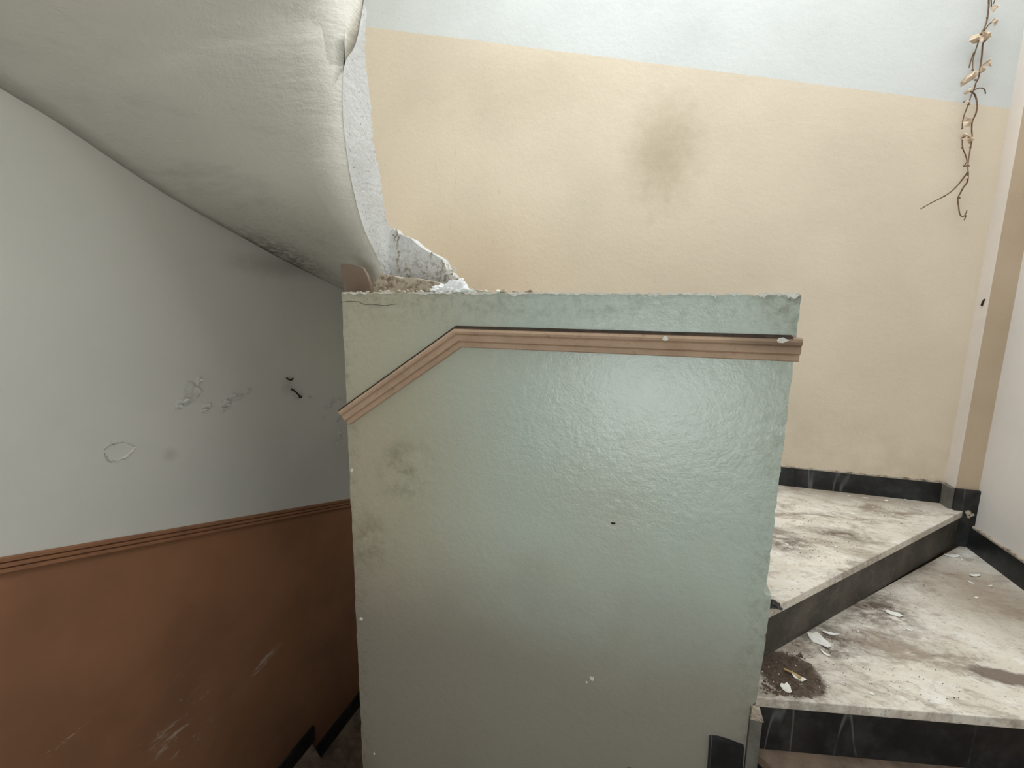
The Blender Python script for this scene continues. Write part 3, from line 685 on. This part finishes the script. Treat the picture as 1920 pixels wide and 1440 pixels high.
# ------------------------------------------------------------------ debris
def flake(name, px, py, zl, w_, l_, ang, seed, mat, label, cat, group=None, curl=.006, n=10):
    g = random.Random(seed); c0 = onZ(px, py, zl+.001); ca, sa = math.cos(ang), math.sin(ang); P = []
    for i in range(n):
        t = 2*math.pi*i/n; k = g.uniform(.6, 1.12); u, v = math.cos(t)*l_*k, math.sin(t)*w_*k
        P.append(Vector((u*ca-v*sa, u*sa+v*ca, curl*(u/l_)**2*g.uniform(.4, 1))))
    V = [Vector((0, 0, .0))]+P; V += [v+Vector((0, 0, .0018)) for v in V]; m0 = n+1
    Fs = [(0, 1+(i+1) % n, 1+i) for i in range(n)]+[(m0, m0+1+i, m0+1+(i+1) % n) for i in range(n)]+[(1+i, 1+(i+1) % n, m0+1+(i+1) % n, m0+1+i) for i in range(n)]
    o = mesh(name, V, Fs, M[mat]); o.location = c0
    return tag(o, label, cat, group)
G1 = 'paint flakes scattered on the treads'
flake('paint_flake', 1535, 1200, Z[1], .030, .040, 1.9, 1, 'flake', 'largest pale paint flake lying below the dusty middle riser', 'paint flake', G1, .008)
flake('paint_flake', 1556, 1188, Z[1], .007, .024, -.1, 2, 'flake', 'slim pale paint flake touching the largest flake', 'paint flake', G1)
flake('paint_flake', 1549, 1227, Z[1], .006, .016, -.8, 3, 'flake', 'narrow white sliver in front of the largest flake', 'paint flake', G1)
flake('paint_flake', 1676, 1151, Z[1], .017, .028, .1, 4, 'flake', 'lone white flake in the dirt of the wedge tread', 'paint flake', G1)
flake('paint_flake', 1786, 1043, Z[1], .016, .032, .2, 5, 'flake', 'white flake in the corner under the casing baseboard', 'paint flake', G1)
flake('paint_flake', 1826, 1079, Z[1], .010, .024, .3, 6, 'flake', 'white flake beside the right wall baseboard', 'paint flake', G1)
for k, (x, y, zl) in enumerate([(1821, 1093, 1), (1857, 1099, 1), (1705, 1181, 1), (1635, 1301, 1), (1804, 1050, 1), (1830, 1121, 1)]):
    flake('paint_chip', x, y, Z[zl], .005, .009, rnd.uniform(0, 3), 20+k, 'flake', 'tiny white paint chip loose on the lower wedge tread', 'paint chip', 'tiny chips on the lower tread', .002)
for k, (x, y) in enumerate([(1598, 964), (1547, 948), (1623, 934), (1661, 939), (1637, 951), (1455, 907), (1592, 930), (1485, 926), (1529, 944), (1697, 937), (1475, 1021), (1558, 960), (1693, 969), (1567, 1025)]):
    flake('paint_chip', x, y, Z[2], .004 if k > 3 else .007, .007 if k > 3 else .014, rnd.uniform(-.6, .6), 60+k, 'flake', 'tiny white paint chip on the upper tread by the back wall', 'paint chip', 'tiny chips on the upper tread', .002)
flake('plaster_crumb', 1493, 1207, Z[1], .010, .016, .2, 90, 'crumble', 'pinkish plaster crumb against the dusty middle riser', 'plaster crumb', None, .006)
flake('plaster_crumb', 1475, 1291, Z[1], .014, .020, 1.8, 91, 'flake', 'grey white crumb sunk in the dirt pile', 'plaster crumb', None, .006)
flake('plaster_crumb', 1499, 1273, Z[1], .010, .020, -.2, 92, 'flake', 'pale crumb beside the wooden splinter', 'plaster crumb', None, .008)
p0, p1 = onZ(1470, 1254, Z[1]+.007), onZ(1502, 1271, Z[1]+.007)
V, Fs = tube_vf([p0, p0.lerp(p1, .5)+Vector((0, 0, .002)), p1], .0025, .0045, 5); tag(mesh('wood_splinter', V, Fs, M['wood']), 'yellowish wooden splinter lying on the dirt pile', 'splinter')
# dirt heaped at the inner end of the wedge tread
out = [(1428, 1290), (1434, 1262), (1450, 1236), (1475, 1222), (1500, 1228), (1520, 1243), (1528, 1262), (1536, 1282), (1543, 1300), (1520, 1307), (1488, 1308), (1458, 1302), (1436, 1300)]
cc = onZ(1482, 1270, Z[1]); g = random.Random(8); V, Fs = [], []
ring = [onZ(x, y, Z[1]) for x, y in out]
for _ in range(900):
    a_ = g.choice(ring).lerp(g.choice(ring), g.random()); p = cc.lerp(a_, math.sqrt(g.random())*1.05)
    if p.x < CX1+.012 or p.y < YP+.015+.22*(p.x-CX1): continue
    r_ = g.choice([.0018, .0025, .0035, .005]); n_ = 5; b0 = len(V)
    V += [p+Vector((math.cos(6.283*k/n_)*r_*g.uniform(.7, 1.4), math.sin(6.283*k/n_)*r_*g.uniform(.7, 1.4), 0.0002)) for k in range(n_)]+[p+Vector((g.uniform(-.3, .3)*r_, g.uniform(-.3, .3)*r_, r_*g.uniform(.35, .8)))]
    Fs += [(b0+k, b0+(k+1) % n_, b0+n_) for k in range(n_)]+[tuple(b0+k for k in range(n_-1, -1, -1))]
tag(mesh('dirt_pile', V, Fs, M['dirt']), 'dark brown dirt heaped at the parapet end of the wedge tread', 'dirt', kind='stuff')
# grit: small grains strewn over both treads
def grit(name, spots, count, seed, mat, label, rr=(.0008, .0026)):
    g = random.Random(seed); V, Fs = [], []
    for _ in range(count):
        x0, y0, x1, y1, zl = g.choice(spots); t = g.random()
        p = onZ(x0+(x1-x0)*t+g.gauss(0, 34), y0+(y1-y0)*t+g.gauss(0, 18), Z[zl]); r_ = g.uniform(*rr)
        if zl == 1 and not (p.x > CX1+.03 and p.y > YP+.05+.22*(p.x-CX1)): continue
        if zl == 2 and not (p.x > CX1+.03 and p.y < YB-.03 and (p.y-1.386) > 1.054*(p.x-.352)+.03): continue
        if zl == 1 and (p.y-1.386) > 1.054*(p.x-.352)-.03: continue
        b0 = len(V); V += [p+Vector((r_*a1*g.uniform(.6, 1.3), r_*a2*g.uniform(.6, 1.3), 0)) for a1, a2 in ((1, 0), (0, 1), (-1, 0), (0, -1))]+[p+Vector((0, 0, r_))]
        Fs += [(b0, b0+1, b0+4), (b0+1, b0+2, b0+4), (b0+2, b0+3, b0+4), (b0+3, b0, b0+4), (b0+3, b0+2, b0+1, b0)]
    tag(mesh(name, V, Fs, M[mat]), label, 'grit', kind='stuff')
grit('dark_grit', [(1440, 1240, 1720, 1110, 1), (1460, 1260, 1560, 1220, 1), (1460, 1000, 1600, 1040, 2), (1560, 1250, 1860, 1330, 1), (1450, 950, 1700, 960, 2)], 420, 4, 'dirt', 'fine dark grit strewn over the two wedge treads')
grit('white_grit', [(1440, 1250, 1540, 1300, 1), (1460, 920, 1740, 950, 2), (1560, 1180, 1850, 1090, 1)], 110, 5, 'flake', 'fine white plaster grit strewn over the treads', (.001, .0026))
# black scrap on the tread beside the parapet
p0 = onZ(1440, 1126, Z[2]+.010); p1 = onZ(1465, 1142, Z[2]+.010); ax = (p1-p0)
V = []; g = random.Random(14); n = 8; m_ = 6
for i in range(m_+1):
    t = i/m_; w_ = .005+.015*math.sin(math.pi*min(1, t*1.1+.05))
    for k in range(n):
        a1 = 2*math.pi*k/n; V.append(p0+ax*(t*1.1-.05)+Vector((-ax.y, ax.x, 0)).normalized()*math.cos(a1)*w_*g.uniform(.7, 1.2)+Vector((0, 0, max(-.007, math.sin(a1)*w_*.6*g.uniform(.7, 1.3)))))
Fs = [(i*n+k, i*n+(k+1) % n, (i+1)*n+(k+1) % n, (i+1)*n+k) for i in range(m_) for k in range(n)]+[tuple(range(n)), tuple(range(m_*n, m_*n+n))]
tag(mesh('plastic_scrap', V, Fs, M['black']), 'shiny black plastic scrap on the upper tread beside the parapet', 'plastic scrap')

# crumpled tissue and rubble on top of the parapet
cA, cB = onY(808, 549, YP+.045), onY(880, 549, YP+.045)
bm = bmesh.new(); bmesh.ops.create_icosphere(bm, subdivisions=4, radius=1.0)
mid = (cA+cB)/2; hw = (cB.x-cA.x)/2
for v in bm.verts:
    c_ = v.co.copy(); ridge = noise.turbulence(c_*2.4+Vector((3, 1, 2)), 4, True)
    k = .60+.62*ridge
    hgt = .026*(1+.55*math.exp(-((c_.x-.55)/.3)**2)-.25*math.exp(-((c_.x+.15)/.2)**2))
    v.co = Vector((c_.x*hw*k*1.12, c_.y*.036*k, max(0, c_.z+.15)*hgt*k*1.15))
me = bpy.data.meshes.new('crumpled_tissue'); bm.to_mesh(me); bm.free(); me.materials.append(M['paper'])
tis = bpy.data.objects.new('crumpled_tissue', me); COL.objects.link(tis); tis.location = (mid.x, YP+.045, ZT+.001)
tag(tis, 'crumpled white tissue lying on top of the parapet', 'tissue')
g = random.Random(33)
for k in range(34):
    if k < 20: px = g.uniform(648, 800)
    else: px = g.uniform(890, 1000)
    x = onY(px, 549, YP+.03).x; r_ = g.uniform(.003, .0075)
    bm = bmesh.new(); bmesh.ops.create_icosphere(bm, subdivisions=1, radius=r_)
    for v in bm.verts: v.co = Vector((v.co.x*g.uniform(1, 1.6), v.co.y, v.co.z*g.uniform(.5, .9)))*g.uniform(.6, 1.3)
    zmin = min(v.co.z for v in bm.verts)
    me = bpy.data.meshes.new('plaster_crumb'); bm.to_mesh(me); bm.free(); me.materials.append(M['crumble' if k % 6 else 'chip'])
    o = bpy.data.objects.new('plaster_crumb', me); COL.objects.link(o); o.location = (x, YP+g.uniform(.012, .07), ZT-zmin+.001)
    tag(o, 'small loose plaster crumb on the parapet top ' + ('near the soffit foot' if k < 20 else 'beyond the crumpled tissue'), 'plaster crumb', 'plaster crumbs on the parapet, ' + ('soffit end' if k < 20 else 'tissue side'))
